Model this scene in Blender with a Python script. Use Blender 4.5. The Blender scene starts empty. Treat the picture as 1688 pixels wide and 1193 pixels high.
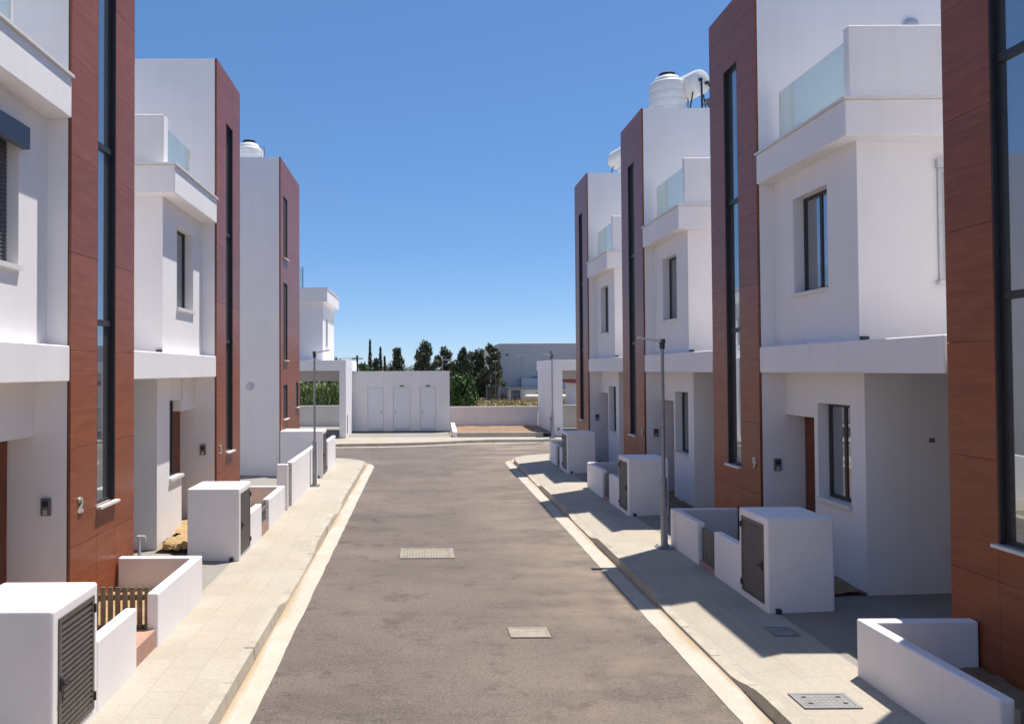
import bpy, bmesh, math, random
import numpy as np
from mathutils import Vector, Matrix
R_ = math.radians
random.seed(7)
scene = bpy.context.scene
COL = scene.collection

# ------------------------------------------------------------------ materials
def mat(name):
    m = bpy.data.materials.new(name); m.use_nodes = True
    nt = m.node_tree
    return m, nt, nt.nodes['Principled BSDF']
def N(nt, typ, **kw):
    n = nt.nodes.new(typ)
    for k, v in kw.items():
        if k in n.inputs.keys(): n.inputs[k].default_value = v
        else: setattr(n, k, v)
    return n
def L(nt, a, ao, b, bi): nt.links.new(a.outputs[ao], b.inputs[bi])
def coords(nt, scale=(1, 1, 1), kind='Object'):
    tc = N(nt, 'ShaderNodeTexCoord'); mp = N(nt, 'ShaderNodeMapping')
    mp.inputs['Scale'].default_value = scale
    L(nt, tc, kind, mp, 'Vector'); return mp
def noise(nt, co, scale, detail=4, rough=.55):
    n = N(nt, 'ShaderNodeTexNoise'); n.inputs['Scale'].default_value = scale
    n.inputs['Detail'].default_value = detail; n.inputs['Roughness'].default_value = rough
    L(nt, co, 'Vector', n, 'Vector'); return n
def ramp(nt, src, out, stops):
    r = N(nt, 'ShaderNodeValToRGB'); cr = r.color_ramp
    while len(cr.elements) < len(stops): cr.elements.new(.5)
    for e, (p, c) in zip(cr.elements, stops):
        e.position = p; e.color = (*c, 1) if len(c) == 3 else c
    L(nt, src, out, r, 'Fac'); return r
def mixc(nt, fac, a, b, blend='MIX'):
    m = N(nt, 'ShaderNodeMix'); m.data_type = 'RGBA'; m.blend_type = blend
    for idx, v in ((0, fac), (6, a), (7, b)):
        if isinstance(v, tuple) and hasattr(v[0], 'outputs'): nt.links.new(v[0].outputs[v[1]], m.inputs[idx])
        elif idx == 0: m.inputs[0].default_value = v
        else: m.inputs[idx].default_value = (*v, 1)
    return m          # output 2
def bump(nt, p, src, out, strength, dist):
    b = N(nt, 'ShaderNodeBump'); b.inputs['Strength'].default_value = strength; b.inputs['Distance'].default_value = dist
    L(nt, src, out, b, 'Height'); L(nt, b, 'Normal', p, 'Normal')

def plain(name, c, rough=.6, metal=0, nz=.12, sc=6):
    m, nt, p = mat(name)
    co = coords(nt); n = noise(nt, co, sc, 5)
    r = ramp(nt, n, 'Fac', [(.3, tuple(x*(1-nz) for x in c)), (.7, tuple(min(1, x*(1+nz)) for x in c))])
    L(nt, r, 'Color', p, 'Base Color'); p.inputs['Roughness'].default_value = rough; p.inputs['Metallic'].default_value = metal
    return m

def plaster(name, c, amt=.03):
    m, nt, p = mat(name)
    co = coords(nt)
    big = noise(nt, co, .7, 5, .6)
    cs = coords(nt, (5, 5, .35)); streak = noise(nt, cs, 1.0, 4, .6)
    lo = tuple(x*(1-amt*1.6) for x in c)
    r1 = ramp(nt, big, 'Fac', [(.35, lo), (.65, c)])
    r2 = ramp(nt, streak, 'Fac', [(.30, (.93, .925, .91)), (.5, (1, 1, 1))])
    mx = mixc(nt, .45, (r1, 'Color'), (r2, 'Color'), 'MULTIPLY')
    nt.links.new(mx.outputs[2], p.inputs['Base Color'])
    p.inputs['Roughness'].default_value = .85
    fine = noise(nt, co, 70, 4, .65); bump(nt, p, fine, 'Fac', .4, .006)
    return m
M = {}
M['plaster'] = plaster('white_plaster', (.825, .80, .802))
M['garden_plaster'] = plaster('garden_wall_plaster', (.86, .825, .83), .05)
M['far_plaster'] = plaster('off_white_plaster', (.76, .735, .735), .05)
M['marble'] = plain('white_marble', (.72, .70, .67), .45, 0, .05, 3)

def wood():
    m, nt, p = mat('wood_cladding')
    co = coords(nt, (1, 1.5, 15)); g = noise(nt, co, 1.0, 8, .66); g.inputs['Distortion'].default_value = 1.1
    co2 = coords(nt, (1, .35, 9)); g2 = noise(nt, co2, 1.0, 4, .6)
    r = ramp(nt, g, 'Fac', [(.22, (.185, .050, .021)), (.5, (.275, .080, .034)), (.78, (.355, .120, .052))])
    r2 = ramp(nt, g2, 'Fac', [(.3, (.88, .87, .86)), (.7, (1.05, 1.05, 1.04))])
    mx = mixc(nt, .8, (r, 'Color'), (r2, 'Color'), 'MULTIPLY')
    # each panel has its own slight tone
    tc = N(nt, 'ShaderNodeTexCoord'); sp = N(nt, 'ShaderNodeSeparateXYZ'); L(nt, tc, 'Object', sp, 0)
    a = N(nt, 'ShaderNodeMath', operation='MULTIPLY'); a.inputs[1].default_value = 1/1.22; L(nt, sp, 2, a, 0)
    fl = N(nt, 'ShaderNodeMath', operation='FLOOR'); L(nt, a, 0, fl, 0)
    wn = N(nt, 'ShaderNodeTexWhiteNoise'); wn.noise_dimensions = '1D'; L(nt, fl, 0, wn, 'W')
    r3 = ramp(nt, wn, 'Value', [(0, (.9, .9, .9)), (1, (1.05, 1.05, 1.05))])
    mx2 = mixc(nt, 1, (mx, 2), (r3, 'Color'), 'MULTIPLY')
    nt.links.new(mx2.outputs[2], p.inputs['Base Color'])
    p.inputs['Roughness'].default_value = .36; p.inputs['Specular IOR Level'].default_value = .34
    bump(nt, p, g, 'Fac', .12, .003)
    return m
M['wood'] = wood()
M['door_wood'] = plain('door_wood', (.16, .04, .016), .45, 0, .25, 3)
M['dark'] = plain('dark_backing', (.03, .022, .02), .7)
M['alu'] = plain('anthracite_aluminium', (.045, .042, .045), .4, .3, .1)
M['louvre'] = plain('brown_grey_aluminium', (.105, .088, .078), .5, .1, .12)
M['shutter'] = plain('grey_shutter', (.12, .12, .13), .45, .2, .08)
M['shutter_box'] = plain('slate_shutter_box', (.10, .115, .15), .4, .2, .06)
M['steel'] = plain('galvanised_steel', (.30, .31, .33), .45, .6, .12, 14)
M['black'] = plain('black_plastic', (.02, .02, .024), .5)
M['tank'] = plain('white_plastic', (.72, .71, .68), .45, 0, .05)
M['number'] = plain('brushed_metal', (.52, .50, .47), .4, .3, .05)
M['intercom'] = plain('intercom_grey', (.17, .155, .165), .4, .3)
M['picket'] = plain('weathered_picket', (.19, .14, .10), .8, 0, .3, 5)
M['grey_gate'] = plain('grey_gate', (.16, .145, .14), .6, 0, .12)
M['terracotta'] = plain('terracotta_render', (.42, .25, .19), .85, 0, .12)
M['warehouse'] = plain('grey_cladding', (.50, .49, .495), .6, 0, .05, .6)
M['warehouse_light'] = plain('pale_grey_cladding', (.55, .55, .56), .6, 0, .05, .6)
M['red'] = plain('red_fascia', (.25, .02, .02), .5)
M['cream'] = plain('cream_paint', (.66, .60, .48), .5, 0, .06)
M['blue_grey'] = plain('dark_blue_grey', (.06, .07, .09), .6)
M['door_white'] = plain('pale_painted_steel', (.68, .685, .72), .5, 0, .03)
M['lamp_white'] = plain('pale_lamp_metal', (.55, .56, .58), .4, .3, .05)
M['bark'] = plain('bark', (.10, .075, .055), .9, 0, .3)

def glass():
    m, nt, p = mat('window_glass')
    p.inputs['Base Color'].default_value = (.075, .08, .085, 1); p.inputs['Roughness'].default_value = .3
    out = nt.nodes['Material Output']
    g = N(nt, 'ShaderNodeBsdfGlossy'); g.inputs['Roughness'].default_value = .01; g.inputs['Color'].default_value = (.86, .92, .95, 1)
    fr = N(nt, 'ShaderNodeFresnel'); fr.inputs['IOR'].default_value = 4.6        # coated double glazing
    mx = N(nt, 'ShaderNodeMixShader'); L(nt, fr, 0, mx, 0); L(nt, p, 0, mx, 1); L(nt, g, 0, mx, 2); L(nt, mx, 0, out, 'Surface')
    co = coords(nt); n = noise(nt, co, .7, 1)
    b = N(nt, 'ShaderNodeBump'); b.inputs['Strength'].default_value = .03; b.inputs['Distance'].default_value = .02
    L(nt, n, 'Fac', b, 'Height'); L(nt, b, 'Normal', g, 'Normal')
    return m
M['glass'] = glass()
def clear(name, tint):
    m, nt, p = mat(name)
    out = nt.nodes['Material Output']
    p.inputs['Base Color'].default_value = (.62, .70, .68, 1); p.inputs['Roughness'].default_value = .5
    t = N(nt, 'ShaderNodeBsdfTransparent'); t.inputs['Color'].default_value = (*tint, 1)
    g = N(nt, 'ShaderNodeBsdfGlossy'); g.inputs['Roughness'].default_value = .02
    lw = N(nt, 'ShaderNodeLayerWeight'); lw.inputs['Blend'].default_value = .25
    f2 = N(nt, 'ShaderNodeMath', operation='MULTIPLY'); f2.inputs[1].default_value = .35; L(nt, lw, 'Facing', f2, 0)
    m0 = N(nt, 'ShaderNodeMixShader'); m0.inputs[0].default_value = .16; L(nt, t, 0, m0, 1); L(nt, p, 0, m0, 2)   # a film of dust
    mx = N(nt, 'ShaderNodeMixShader'); L(nt, f2, 0, mx, 0); L(nt, m0, 0, mx, 1); L(nt, g, 0, mx, 2)
    L(nt, mx, 0, out, 'Surface'); return m
M['balustrade'] = clear('balustrade_glass', (.88, .95, .94))

def asphalt():
    m, nt, p = mat('asphalt')
    co = coords(nt)
    big = noise(nt, co, .33, 6, .62); mid = noise(nt, co, 1.7, 8, .72); fine = noise(nt, co, 34, 3, .75); grit = noise(nt, co, 13, 6, .82)
    cs = coords(nt, (.3, 1.1, 1)); st = noise(nt, cs, 1.0, 8, .7)
    r = ramp(nt, big, 'Fac', [(.28, (.113, .092, .079)), (.5, (.140, .112, .095)), (.72, (.174, .141, .118))])
    r2 = ramp(nt, mid, 'Fac', [(.36, (.70, .70, .71)), (.45, (1, 1, 1)), (.60, (1.02, 1.02, 1.02)), (.70, (1.2, 1.18, 1.14))])
    r3 = ramp(nt, fine, 'Fac', [(.28, (.55, .55, .56)), (.5, (1, 1, 1)), (.74, (1.45, 1.43, 1.40))])
    r4 = ramp(nt, st, 'Fac', [(.36, (.78, .78, .79)), (.47, (1, 1, 1)), (.70, (1.15, 1.13, 1.10))])
    r5 = ramp(nt, grit, 'Fac', [(.32, (.52, .52, .53)), (.45, (1, 1, 1)), (.58, (1.02, 1.02, 1.02)), (.70, (1.5, 1.47, 1.42))])
    a = mixc(nt, 1, (r, 'Color'), (r2, 'Color'), 'MULTIPLY'); b0 = mixc(nt, 1, (a, 2), (r3, 'Color'), 'MULTIPLY')
    b = mixc(nt, .85, (b0, 2), (r5, 'Color'), 'MULTIPLY')
    c = mixc(nt, .9, (b, 2), (r4, 'Color'), 'MULTIPLY')
    # sandy dust collecting towards the right-hand edge
    tc = N(nt, 'ShaderNodeTexCoord'); sp = N(nt, 'ShaderNodeSeparateXYZ'); L(nt, tc, 'Object', sp, 0)
    mr = N(nt, 'ShaderNodeMapRange'); L(nt, sp, 0, mr, 0)
    mr.inputs[1].default_value = .7; mr.inputs[2].default_value = 3.3
    mm = N(nt, 'ShaderNodeMath', operation='MULTIPLY'); L(nt, mr, 0, mm, 0)
    dn = noise(nt, coords(nt, (.5, .8, 1)), 1.0, 6, .7); dr = ramp(nt, dn, 'Fac', [(.40, (0, 0, 0)), (.62, (1, 1, 1))])
    L(nt, dr, 'Color', mm, 1)
    mm2 = N(nt, 'ShaderNodeMath', operation='MULTIPLY'); mm2.inputs[1].default_value = .75; L(nt, mm, 0, mm2, 0)
    d = mixc(nt, (mm2, 0), (c, 2), (.30, .235, .17))
    # scuffs, oil spots and a few pale scraped marks
    on = noise(nt, coords(nt, (1.3, 1.9, 1)), 1.1, 8, .72); ov = ramp(nt, on, 'Fac', [(.26, (.45, .44, .44)), (.345, (1, 1, 1))])
    e0 = mixc(nt, .9, (d, 2), (ov, 'Color'), 'MULTIPLY')
    pn = noise(nt, coords(nt, (2.2, 1.2, 1)), 1.3, 8, .75); pv = ramp(nt, pn, 'Fac', [(.655, (0, 0, 0)), (.73, (1, 1, 1))])
    pf = N(nt, 'ShaderNodeMath', operation='MULTIPLY'); pf.inputs[1].default_value = .5; L(nt, pv, 'Color', pf, 0)
    e = mixc(nt, (pf, 0), (e0, 2), (.30, .265, .225))
    nt.links.new(e.outputs[2], p.inputs['Base Color'])
    p.inputs['Roughness'].default_value = .9
    bump(nt, p, fine, 'Fac', .5, .008)
    return m
M['asphalt'] = asphalt()

def paving(name, c, bw, bh, joint=.84, stain=(.93, .89, .82)):
    m, nt, p = mat(name)
    tc = N(nt, 'ShaderNodeTexCoord'); sp = N(nt, 'ShaderNodeSeparateXYZ'); L(nt, tc, 'Object', sp, 0)
    cb = N(nt, 'ShaderNodeCombineXYZ'); L(nt, sp, 1, cb, 0); L(nt, sp, 0, cb, 1)
    br = N(nt, 'ShaderNodeTexBrick'); L(nt, cb, 0, br, 'Vector')
    br.offset = .5; br.inputs['Scale'].default_value = 1; br.inputs['Brick Width'].default_value = bw; br.inputs['Row Height'].default_value = bh
    br.inputs['Mortar Size'].default_value = .007; br.inputs['Mortar Smooth'].default_value = .3
    br.inputs['Color1'].default_value = (*c, 1); br.inputs['Color2'].default_value = (*[x*.93 for x in c], 1)
    br.inputs['Mortar'].default_value = (*[x*joint for x in c], 1)
    co = coords(nt); big = noise(nt, co, .8, 6, .65); fine = noise(nt, co, 30, 3, .6)
    r = ramp(nt, big, 'Fac', [(.3, stain), (.6, (1, 1, 1))]); r2 = ramp(nt, fine, 'Fac', [(.3, (.9, .9, .9)), (.7, (1.06, 1.06, 1.06))])
    a = mixc(nt, .9, (br, 'Color'), (r, 'Color'), 'MULTIPLY'); b = mixc(nt, 1, (a, 2), (r2, 'Color'), 'MULTIPLY')
    nt.links.new(b.outputs[2], p.inputs['Base Color']); p.inputs['Roughness'].default_value = .88
    bump(nt, p, br, 'Fac', -.35, .004)
    return m
M['paving'] = paving('pavement_flags', (.43, .385, .318), .6, .4)
M['drive'] = paving('driveway_concrete', (.285, .265, .24), 1.6, 1.2, .85, (.85, .82, .78))
def concrete(name, c, stain, sc=1.2):
    m, nt, p = mat(name)
    co = coords(nt); big = noise(nt, co, sc, 7, .7); fine = noise(nt, co, 45, 3)
    r = ramp(nt, big, 'Fac', [(.32, stain), (.58, c)]); r2 = ramp(nt, fine, 'Fac', [(.3, (.88, .88, .88)), (.7, (1.07, 1.07, 1.07))])
    a = mixc(nt, 1, (r, 'Color'), (r2, 'Color'), 'MULTIPLY')
    nt.links.new(a.outputs[2], p.inputs['Base Color']); p.inputs['Roughness'].default_value = .9
    bump(nt, p, fine, 'Fac', .3, .004); return m
M['gutter'] = concrete('gutter_concrete', (.50, .458, .39), (.44, .385, .30))
def gutter_stain(m):
    nt = m.node_tree; p = nt.nodes['Principled BSDF']; src = p.inputs['Base Color'].links[0].from_node
    tc = N(nt, 'ShaderNodeTexCoord'); sp = N(nt, 'ShaderNodeSeparateXYZ'); L(nt, tc, 'Object', sp, 0)
    def dist(c):
        a = N(nt, 'ShaderNodeMath', operation='SUBTRACT'); a.inputs[1].default_value = c; L(nt, sp, 0, a, 0)
        b = N(nt, 'ShaderNodeMath', operation='ABSOLUTE'); L(nt, a, 0, b, 0); return b
    mn = N(nt, 'ShaderNodeMath', operation='MINIMUM'); L(nt, dist(3.38), 0, mn, 0); L(nt, dist(-1.96), 0, mn, 1)
    n = noise(nt, coords(nt, (3, .55, 1)), 1.0, 5, .6)
    wd = N(nt, 'ShaderNodeMapRange'); L(nt, n, 'Fac', wd, 0); wd.inputs[1].default_value = .36; wd.inputs[2].default_value = .75; wd.inputs[3].default_value = .01; wd.inputs[4].default_value = .22
    dv = N(nt, 'ShaderNodeMath', operation='DIVIDE'); L(nt, mn, 0, dv, 0); L(nt, wd, 0, dv, 1)
    r = ramp(nt, dv, 0, [(0, (.85, .85, .85)), (.35, (.5, .5, .5)), (1, (0, 0, 0))])
    mx = mixc(nt, (r, 'Color'), (src, 2), (.36, .235, .11))
    nt.links.new(mx.outputs[2], p.inputs['Base Color'])
gutter_stain(M['gutter'])
M['kerb'] = concrete('kerb_concrete', (.455, .41, .34), (.35, .30, .235), 2)
M['cover'] = concrete('manhole_cover_iron', (.27, .265, .26), (.225, .22, .215), 5)
M['pale_cover'] = concrete('pale_concrete_cover', (.33, .29, .235), (.25, .22, .18), 5)
M['soil'] = concrete('brown_soil', (.30, .19, .11), (.17, .10, .06), 3)
M['sand'] = concrete('sandy_soil', (.42, .29, .14), (.27, .17, .08), 3)
M['field'] = concrete('dry_field', (.34, .27, .16), (.22, .17, .09), .25)
M['red_earth'] = concrete('red_earth', (.30, .20, .15), (.22, .14, .11), .5)

def leafmat(name, a, b):
    m, nt, p = mat(name)
    co = coords(nt); n = noise(nt, co, 1.3, 3)
    gi = N(nt, 'ShaderNodeNewGeometry')
    r = ramp(nt, gi, 'Random Per Island', [(0, a), (1, b)])
    r2 = ramp(nt, n, 'Fac', [(.35, (.7, .7, .7)), (.65, (1.2, 1.2, 1.1))])
    mx = mixc(nt, 1, (r, 'Color'), (r2, 'Color'), 'MULTIPLY')
    nt.links.new(mx.outputs[2], p.inputs['Base Color']); p.inputs['Roughness'].default_value = .65
    return m
M['leaf_dark'] = leafmat('dark_foliage', (.040, .060, .035), (.095, .115, .060))
M['leaf_olive'] = leafmat('olive_foliage', (.07, .075, .042), (.14, .14, .075))
M['leaf_green'] = leafmat('green_foliage', (.040, .085, .020), (.10, .17, .045))
M['leaf_hedge'] = leafmat('hedge_foliage', (.10, .15, .045), (.25, .30, .11))
M['straw'] = leafmat('dry_grass', (.28, .23, .10), (.50, .40, .20))

# ------------------------------------------------------------------ mesh helpers
class MB:
    def __init__(s): s.v = []; s.f = []
    def box(s, x0, x1, y0, y1, z0, z1):
        x0, x1 = sorted((x0, x1)); y0, y1 = sorted((y0, y1)); z0, z1 = sorted((z0, z1))
        b = len(s.v)
        s.v += [(x0,y0,z0),(x1,y0,z0),(x1,y1,z0),(x0,y1,z0),(x0,y0,z1),(x1,y0,z1),(x1,y1,z1),(x0,y1,z1)]
        s.f += [tuple(b+i for i in q) for q in ((0,3,2,1),(4,5,6,7),(0,1,5,4),(1,2,6,5),(2,3,7,6),(3,0,4,7))]
        return s
    def hexa(s, pts):
        b = len(s.v); s.v += [tuple(p) for p in pts]
        s.f += [tuple(b+i for i in q) for q in ((0,3,2,1),(4,5,6,7),(0,1,5,4),(1,2,6,5),(2,3,7,6),(3,0,4,7))]; return s
    def tube(s, p, q, r, r2=None, n=12, cap=True):
        p = Vector(p); q = Vector(q); r2 = r if r2 is None else r2
        d = (q-p).normalized(); a = d.orthogonal().normalized(); c = d.cross(a)
        b = len(s.v)
        for k in range(n):
            t = 2*math.pi*k/n; o = a*math.cos(t)+c*math.sin(t)
            s.v.append(tuple(p+o*r)); s.v.append(tuple(q+o*r2))
        for k in range(n):
            k2 = (k+1) % n; s.f.append((b+2*k, b+2*k2, b+2*k2+1, b+2*k+1))
        if cap:
            s.f.append(tuple(b+2*k for k in range(n))[::-1]); s.f.append(tuple(b+2*k+1 for k in range(n)))
        return s
    def lathe(s, c, prof, n=32, axis='Z'):
        b = len(s.v); m = len(prof)
        for r, z in prof:
            for k in range(n):
                t = 2*math.pi*k/n
                if axis == 'Z': s.v.append((c[0]+r*math.cos(t), c[1]+r*math.sin(t), c[2]+z))
                elif axis == 'Y': s.v.append((c[0]+r*math.cos(t), c[1]+z, c[2]+r*math.sin(t)))
        for i in range(m-1):
            for k in range(n):
                k2 = (k+1) % n
                s.f.append((b+i*n+k, b+i*n+k2, b+(i+1)*n+k2, b+(i+1)*n+k))
        s.f.append(tuple(b+k for k in range(n))[::-1]); s.f.append(tuple(b+(m-1)*n+k for k in range(n)))
        return s
    def build(s, name, m, parent=None, loc=None, bevel=0, smooth=False, seg=2):
        me = bpy.data.meshes.new(name); me.from_pydata(s.v, [], s.f); me.update()
        bm = bmesh.new(); bm.from_mesh(me); bmesh.ops.recalc_face_normals(bm, faces=bm.faces); bm.to_mesh(me); bm.free()
        if smooth:
            me.polygons.foreach_set('use_smooth', [True]*len(me.polygons))
            try: me.set_sharp_from_angle(angle=R_(40))
            except Exception: pass
        me.materials.append(m)
        o = bpy.data.objects.new(name, me); COL.objects.link(o)
        if parent: o.parent = parent
        if loc: o.location = loc
        if bevel:
            bv = o.modifiers.new('Bevel', 'BEVEL'); bv.width = bevel; bv.segments = seg; bv.limit_method = 'ANGLE'
        return o
def thing(name, label, cat, loc=(0,0,0), group=None, rz=0):
    o = bpy.data.objects.new(name, None); COL.objects.link(o); o.location = loc; o.rotation_euler[2] = rz
    return tag(o, label, cat, group)
def tag(o, label, cat, group=None, kind=None):
    o['label'] = label; o['category'] = cat
    if group: o['group'] = group
    if kind: o['kind'] = kind
    return o
def struct(o, label=None, cat=None):
    o['kind'] = 'structure'
    if label: o['label'] = label
    if cat: o['category'] = cat
    return o
def text_mesh(name, txt, size, depth, m, parent, matrix):
    cu = bpy.data.curves.new(name, 'FONT'); cu.body = txt; cu.size = size; cu.extrude = depth; cu.align_x = 'CENTER'; cu.align_y = 'CENTER'
    cu.offset = .006
    to = bpy.data.objects.new('tmp', cu); COL.objects.link(to)
    dg = bpy.context.evaluated_depsgraph_get(); me = bpy.data.meshes.new_from_object(to.evaluated_get(dg))
    bpy.data.objects.remove(to); me.name = name
    me.materials.clear(); me.materials.append(m); me.transform(matrix)
    o = bpy.data.objects.new(name, me); COL.objects.link(o); o.parent = parent; return o

# ------------------------------------------------------------------ setting: ground, roads, pavements
def poly_sheet(name, pts, z, m, thick=0, zfun=None):
    bm = bmesh.new(); vs = [bm.verts.new((x, y, z if zfun is None else zfun(x, y))) for x, y in pts]
    bm.faces.new(vs); bmesh.ops.triangulate(bm, faces=bm.faces[:])
    bmesh.ops.recalc_face_normals(bm, faces=bm.faces)
    for f in bm.faces:
        if f.normal.z < 0: f.normal_flip()
    me = bpy.data.meshes.new(name); bm.to_mesh(me); bm.free(); me.materials.append(m)
    o = bpy.data.objects.new(name, me); COL.objects.link(o); return o
g = poly_sheet('ground', [(-1500, -300), (1500, -300), (1500, 2500), (-1500, 2500)], -.03, M['field']); struct(g, 'dry earth and open field beyond the houses', 'ground')
rd = poly_sheet('road', [(-1.70, -40), (3.12, -40), (3.12, 27.6), (3.5, 28.9), (4.3, 29.7), (5.6, 30.0), (60, 30.0), (60, 36.6), (6.2, 35.75), (3.0, 35.6), (.8, 34.6), (-3, 33.9), (-60, 31.5),
                         (-60, 28.9), (-3.6, 28.75), (-2.6, 28.4), (-1.95, 27.7), (-1.70, 26.6)], 0, M['asphalt']); struct(rd, 'grey asphalt street and its cross road', 'road')

def arc(cx, cy, r, a0, a1, n=10): return [(cx+r*math.cos(R_(a0+(a1-a0)*i/n)), cy+r*math.sin(R_(a0+(a1-a0)*i/n))) for i in range(n+1)]
# kerb front lines, sidewalk always on the LEFT of the travel direction for kl, on the right for kr
KL = [(-1.96, -20+i) for i in range(47)] + arc(-3.66, 26.9, 1.70, 0, 90)[0:] + [(-3.66-i, 28.6) for i in range(1, 40)]
KR = [(3.38, -20+i) for i in range(48)] + arc(5.48, 27.6, 2.10, 180, 90)[0:] + [(5.48+i, 29.7) for i in range(1, 40)]
KF = [(-40+i, 33.5+.55*(i/40)**2) for i in range(0, 36)] + [(-3.6, 33.95), (-2, 34.1), (-.5, 34.35), (.8, 34.75), (2, 35.35), (3.0, 35.65), (4.5, 35.75), (6, 35.8)] + [(7+i, 35.85) for i in range(0, 40)]
def offset(pl, d):
    out = []
    for i, p in enumerate(pl):
        a = Vector(pl[max(i-1, 0)]); b = Vector(pl[min(i+1, len(pl)-1)]); t = (b-a).normalized(); n = Vector((-t.y, t.x))
        q = Vector(p)+n*d; out.append((q.x, q.y))
    return out
def strip(mb, a, b, za, zb):
    o = len(mb.v)
    for p, q in zip(a, b): mb.v += [(*p, za), (*q, zb)]
    for i in range(len(a)-1): mb.f.append((o+2*i, o+2*i+1, o+2*i+3, o+2*i+2))
def jitter(pl, amp): return [(x+random.uniform(-amp, amp), y+random.uniform(-amp, amp)) for x, y in pl]
def dense(pl, step):
    out = [pl[0]]
    for a, b in zip(pl, pl[1:]):
        d = math.dist(a, b); n = max(1, int(d/step))
        for k in range(1, n+1): out.append((a[0]+(b[0]-a[0])*k/n, a[1]+(b[1]-a[1])*k/n))
    return out
DROP = {'left': ((10.9, 14.2), (17.7, 18.9)), 'right': ((8.05, 11.0), (15.0, 17.6), (21.8, 24.2))}
def drop(y, side):
    d = 0
    for a, b in DROP.get(side, ()):
        t = min((y-a)/.8+.5, (b-y)/.8+.5); d = max(d, min(1, max(0, t)))
    return d*d*(3-2*d)*.115
def kerb_line(name, pl, sgn, side):
    key = 'left' if 'left' in side else 'right' if 'right' in side else 'none'
    gm = MB(); pd = dense(pl, .33)
    road_edge = jitter(offset(pd, -sgn*.30), .008)
    strip(gm, pd, road_edge, .012, .006)
    o = gm.build('gutter', M['gutter']); struct(o, 'pale concrete gutter strip along the ' + side, 'gutter')
    km = MB()
    # kerb stones one by one with fine joints
    stones = dense(pl, .95)
    for a, b in zip(stones, stones[1:]):
        t = (Vector(b)-Vector(a)); l = t.length
        if l < .05: continue
        t /= l; n = Vector((-t.y, t.x))*sgn; j = .006
        dz = random.uniform(-.004, .004); dd = n*random.uniform(-.004, .004); q = 5
        for k in range(q):
            A = Vector(a)+t*(j+(l-2*j)*k/q); B = Vector(a)+t*(j+(l-2*j)*(k+1)/q)
            lo = [A+dd, B+dd, B+n*.135, A+n*.135]; hi = [A+n*.02+dd, B+n*.02+dd, B+n*.135, A+n*.135]
            km.hexa([(p.x, p.y, -.02) for p in lo]+[(p.x, p.y, .150+dz-(drop(p.y, key) if abs(p.x) < 3.6 and p.y < 26 else 0)) for p in hi])
    o = km.build('kerb', M['kerb']); struct(o, 'concrete kerb stones along the ' + side, 'kerb')
    return offset(pl, sgn*.12)
il = kerb_line('kerb', KL, 1, 'left side of the street'); ir = kerb_line('kerb', KR, -1, 'right side of the street'); ff = kerb_line('kerb', KF, 1, 'far side of the junction')
def side_pavement(edge, x_in, side, label, y1, corner):
    x_k = edge[0][0]; mb = MB(); nx = 9; ys = [-20+.2*k for k in range(int((y1+20)/.2)+1)]
    for y in ys:
        for k in range(nx):
            t = k/(nx-1); mb.v.append((x_k+(x_in-x_k)*t, y, .146-drop(y, side)*max(0, 1-t*2)))
    for i in range(len(ys)-1):
        for k in range(nx-1): a = i*nx+k; mb.f.append((a, a+1, a+nx+1, a+nx))
    b = len(mb.v)
    pts = corner(ys[-1], x_k)
    bm = bmesh.new(); vs = [bm.verts.new((x, y, .146)) for x, y in pts]; bm.faces.new(vs); bmesh.ops.triangulate(bm, faces=bm.faces[:]); bm.verts.index_update()
    mb.v += [tuple(v.co) for v in bm.verts]; mb.f += [tuple(b+v.index for v in f.verts) for f in bm.faces]; bm.free()
    o = mb.build('pavement', M['paving']); struct(o, label, 'pavement')
side_pavement(il, -3.25, 'left', 'sunlit flagged pavement on the left', 25, lambda y, x: [(x, y)]+[q for q in il if q[1] > y+.01 and q[0] >= -43]+[(-42, 27.4), (-3.25, 27.4), (-3.25, y)])
side_pavement(ir, 4.75, 'right', 'flagged pavement on the right with house shadows across it', 25, lambda y, x: [(x, y)]+[q for q in ir if q[1] > y+.01]+[(44, 28.4), (4.75, 28.4), (4.75, y)])
p = poly_sheet('pavement', ff + [(46, 37.3), (-40, 37.3)], .146, M['paving']); struct(p, 'pale pavement across the far side of the junction', 'pavement')
p = poly_sheet('apron', [(-40, 37.3), (1.5, 37.3), (1.5, 60), (-40, 60)], .142, M['drive']); struct(p, 'grey concrete apron in front of the white service building', 'apron')
p = poly_sheet('apron', [(6.0, 37.3), (46, 37.3), (46, 43), (6.0, 43)], .142, M['drive']); struct(p, 'grey concrete apron by the far right carport', 'apron')
def yard(x0, x1, label):
    n = 40
    mb = MB(); b = 0
    for i in range(n+1):
        y = -20 + 48*i/n
        for x, z in ((x0, .143), (x0+(x1-x0)*.12, .19), (x0+(x1-x0)*.3, .235), (x1, .25)):
            mb.v.append((x, y, z))
    for i in range(n):
        for k in range(3): mb.f.append((4*i+k, 4*i+k+1, 4*i+k+5, 4*i+k+4))
    o = mb.build('driveway', M['drive']); struct(o, label, 'driveway')
yard(-3.24, -14, 'grey concrete driveways between the houses on the left')
yard(4.74, 15, 'grey concrete driveways between the houses on the right')

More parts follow.
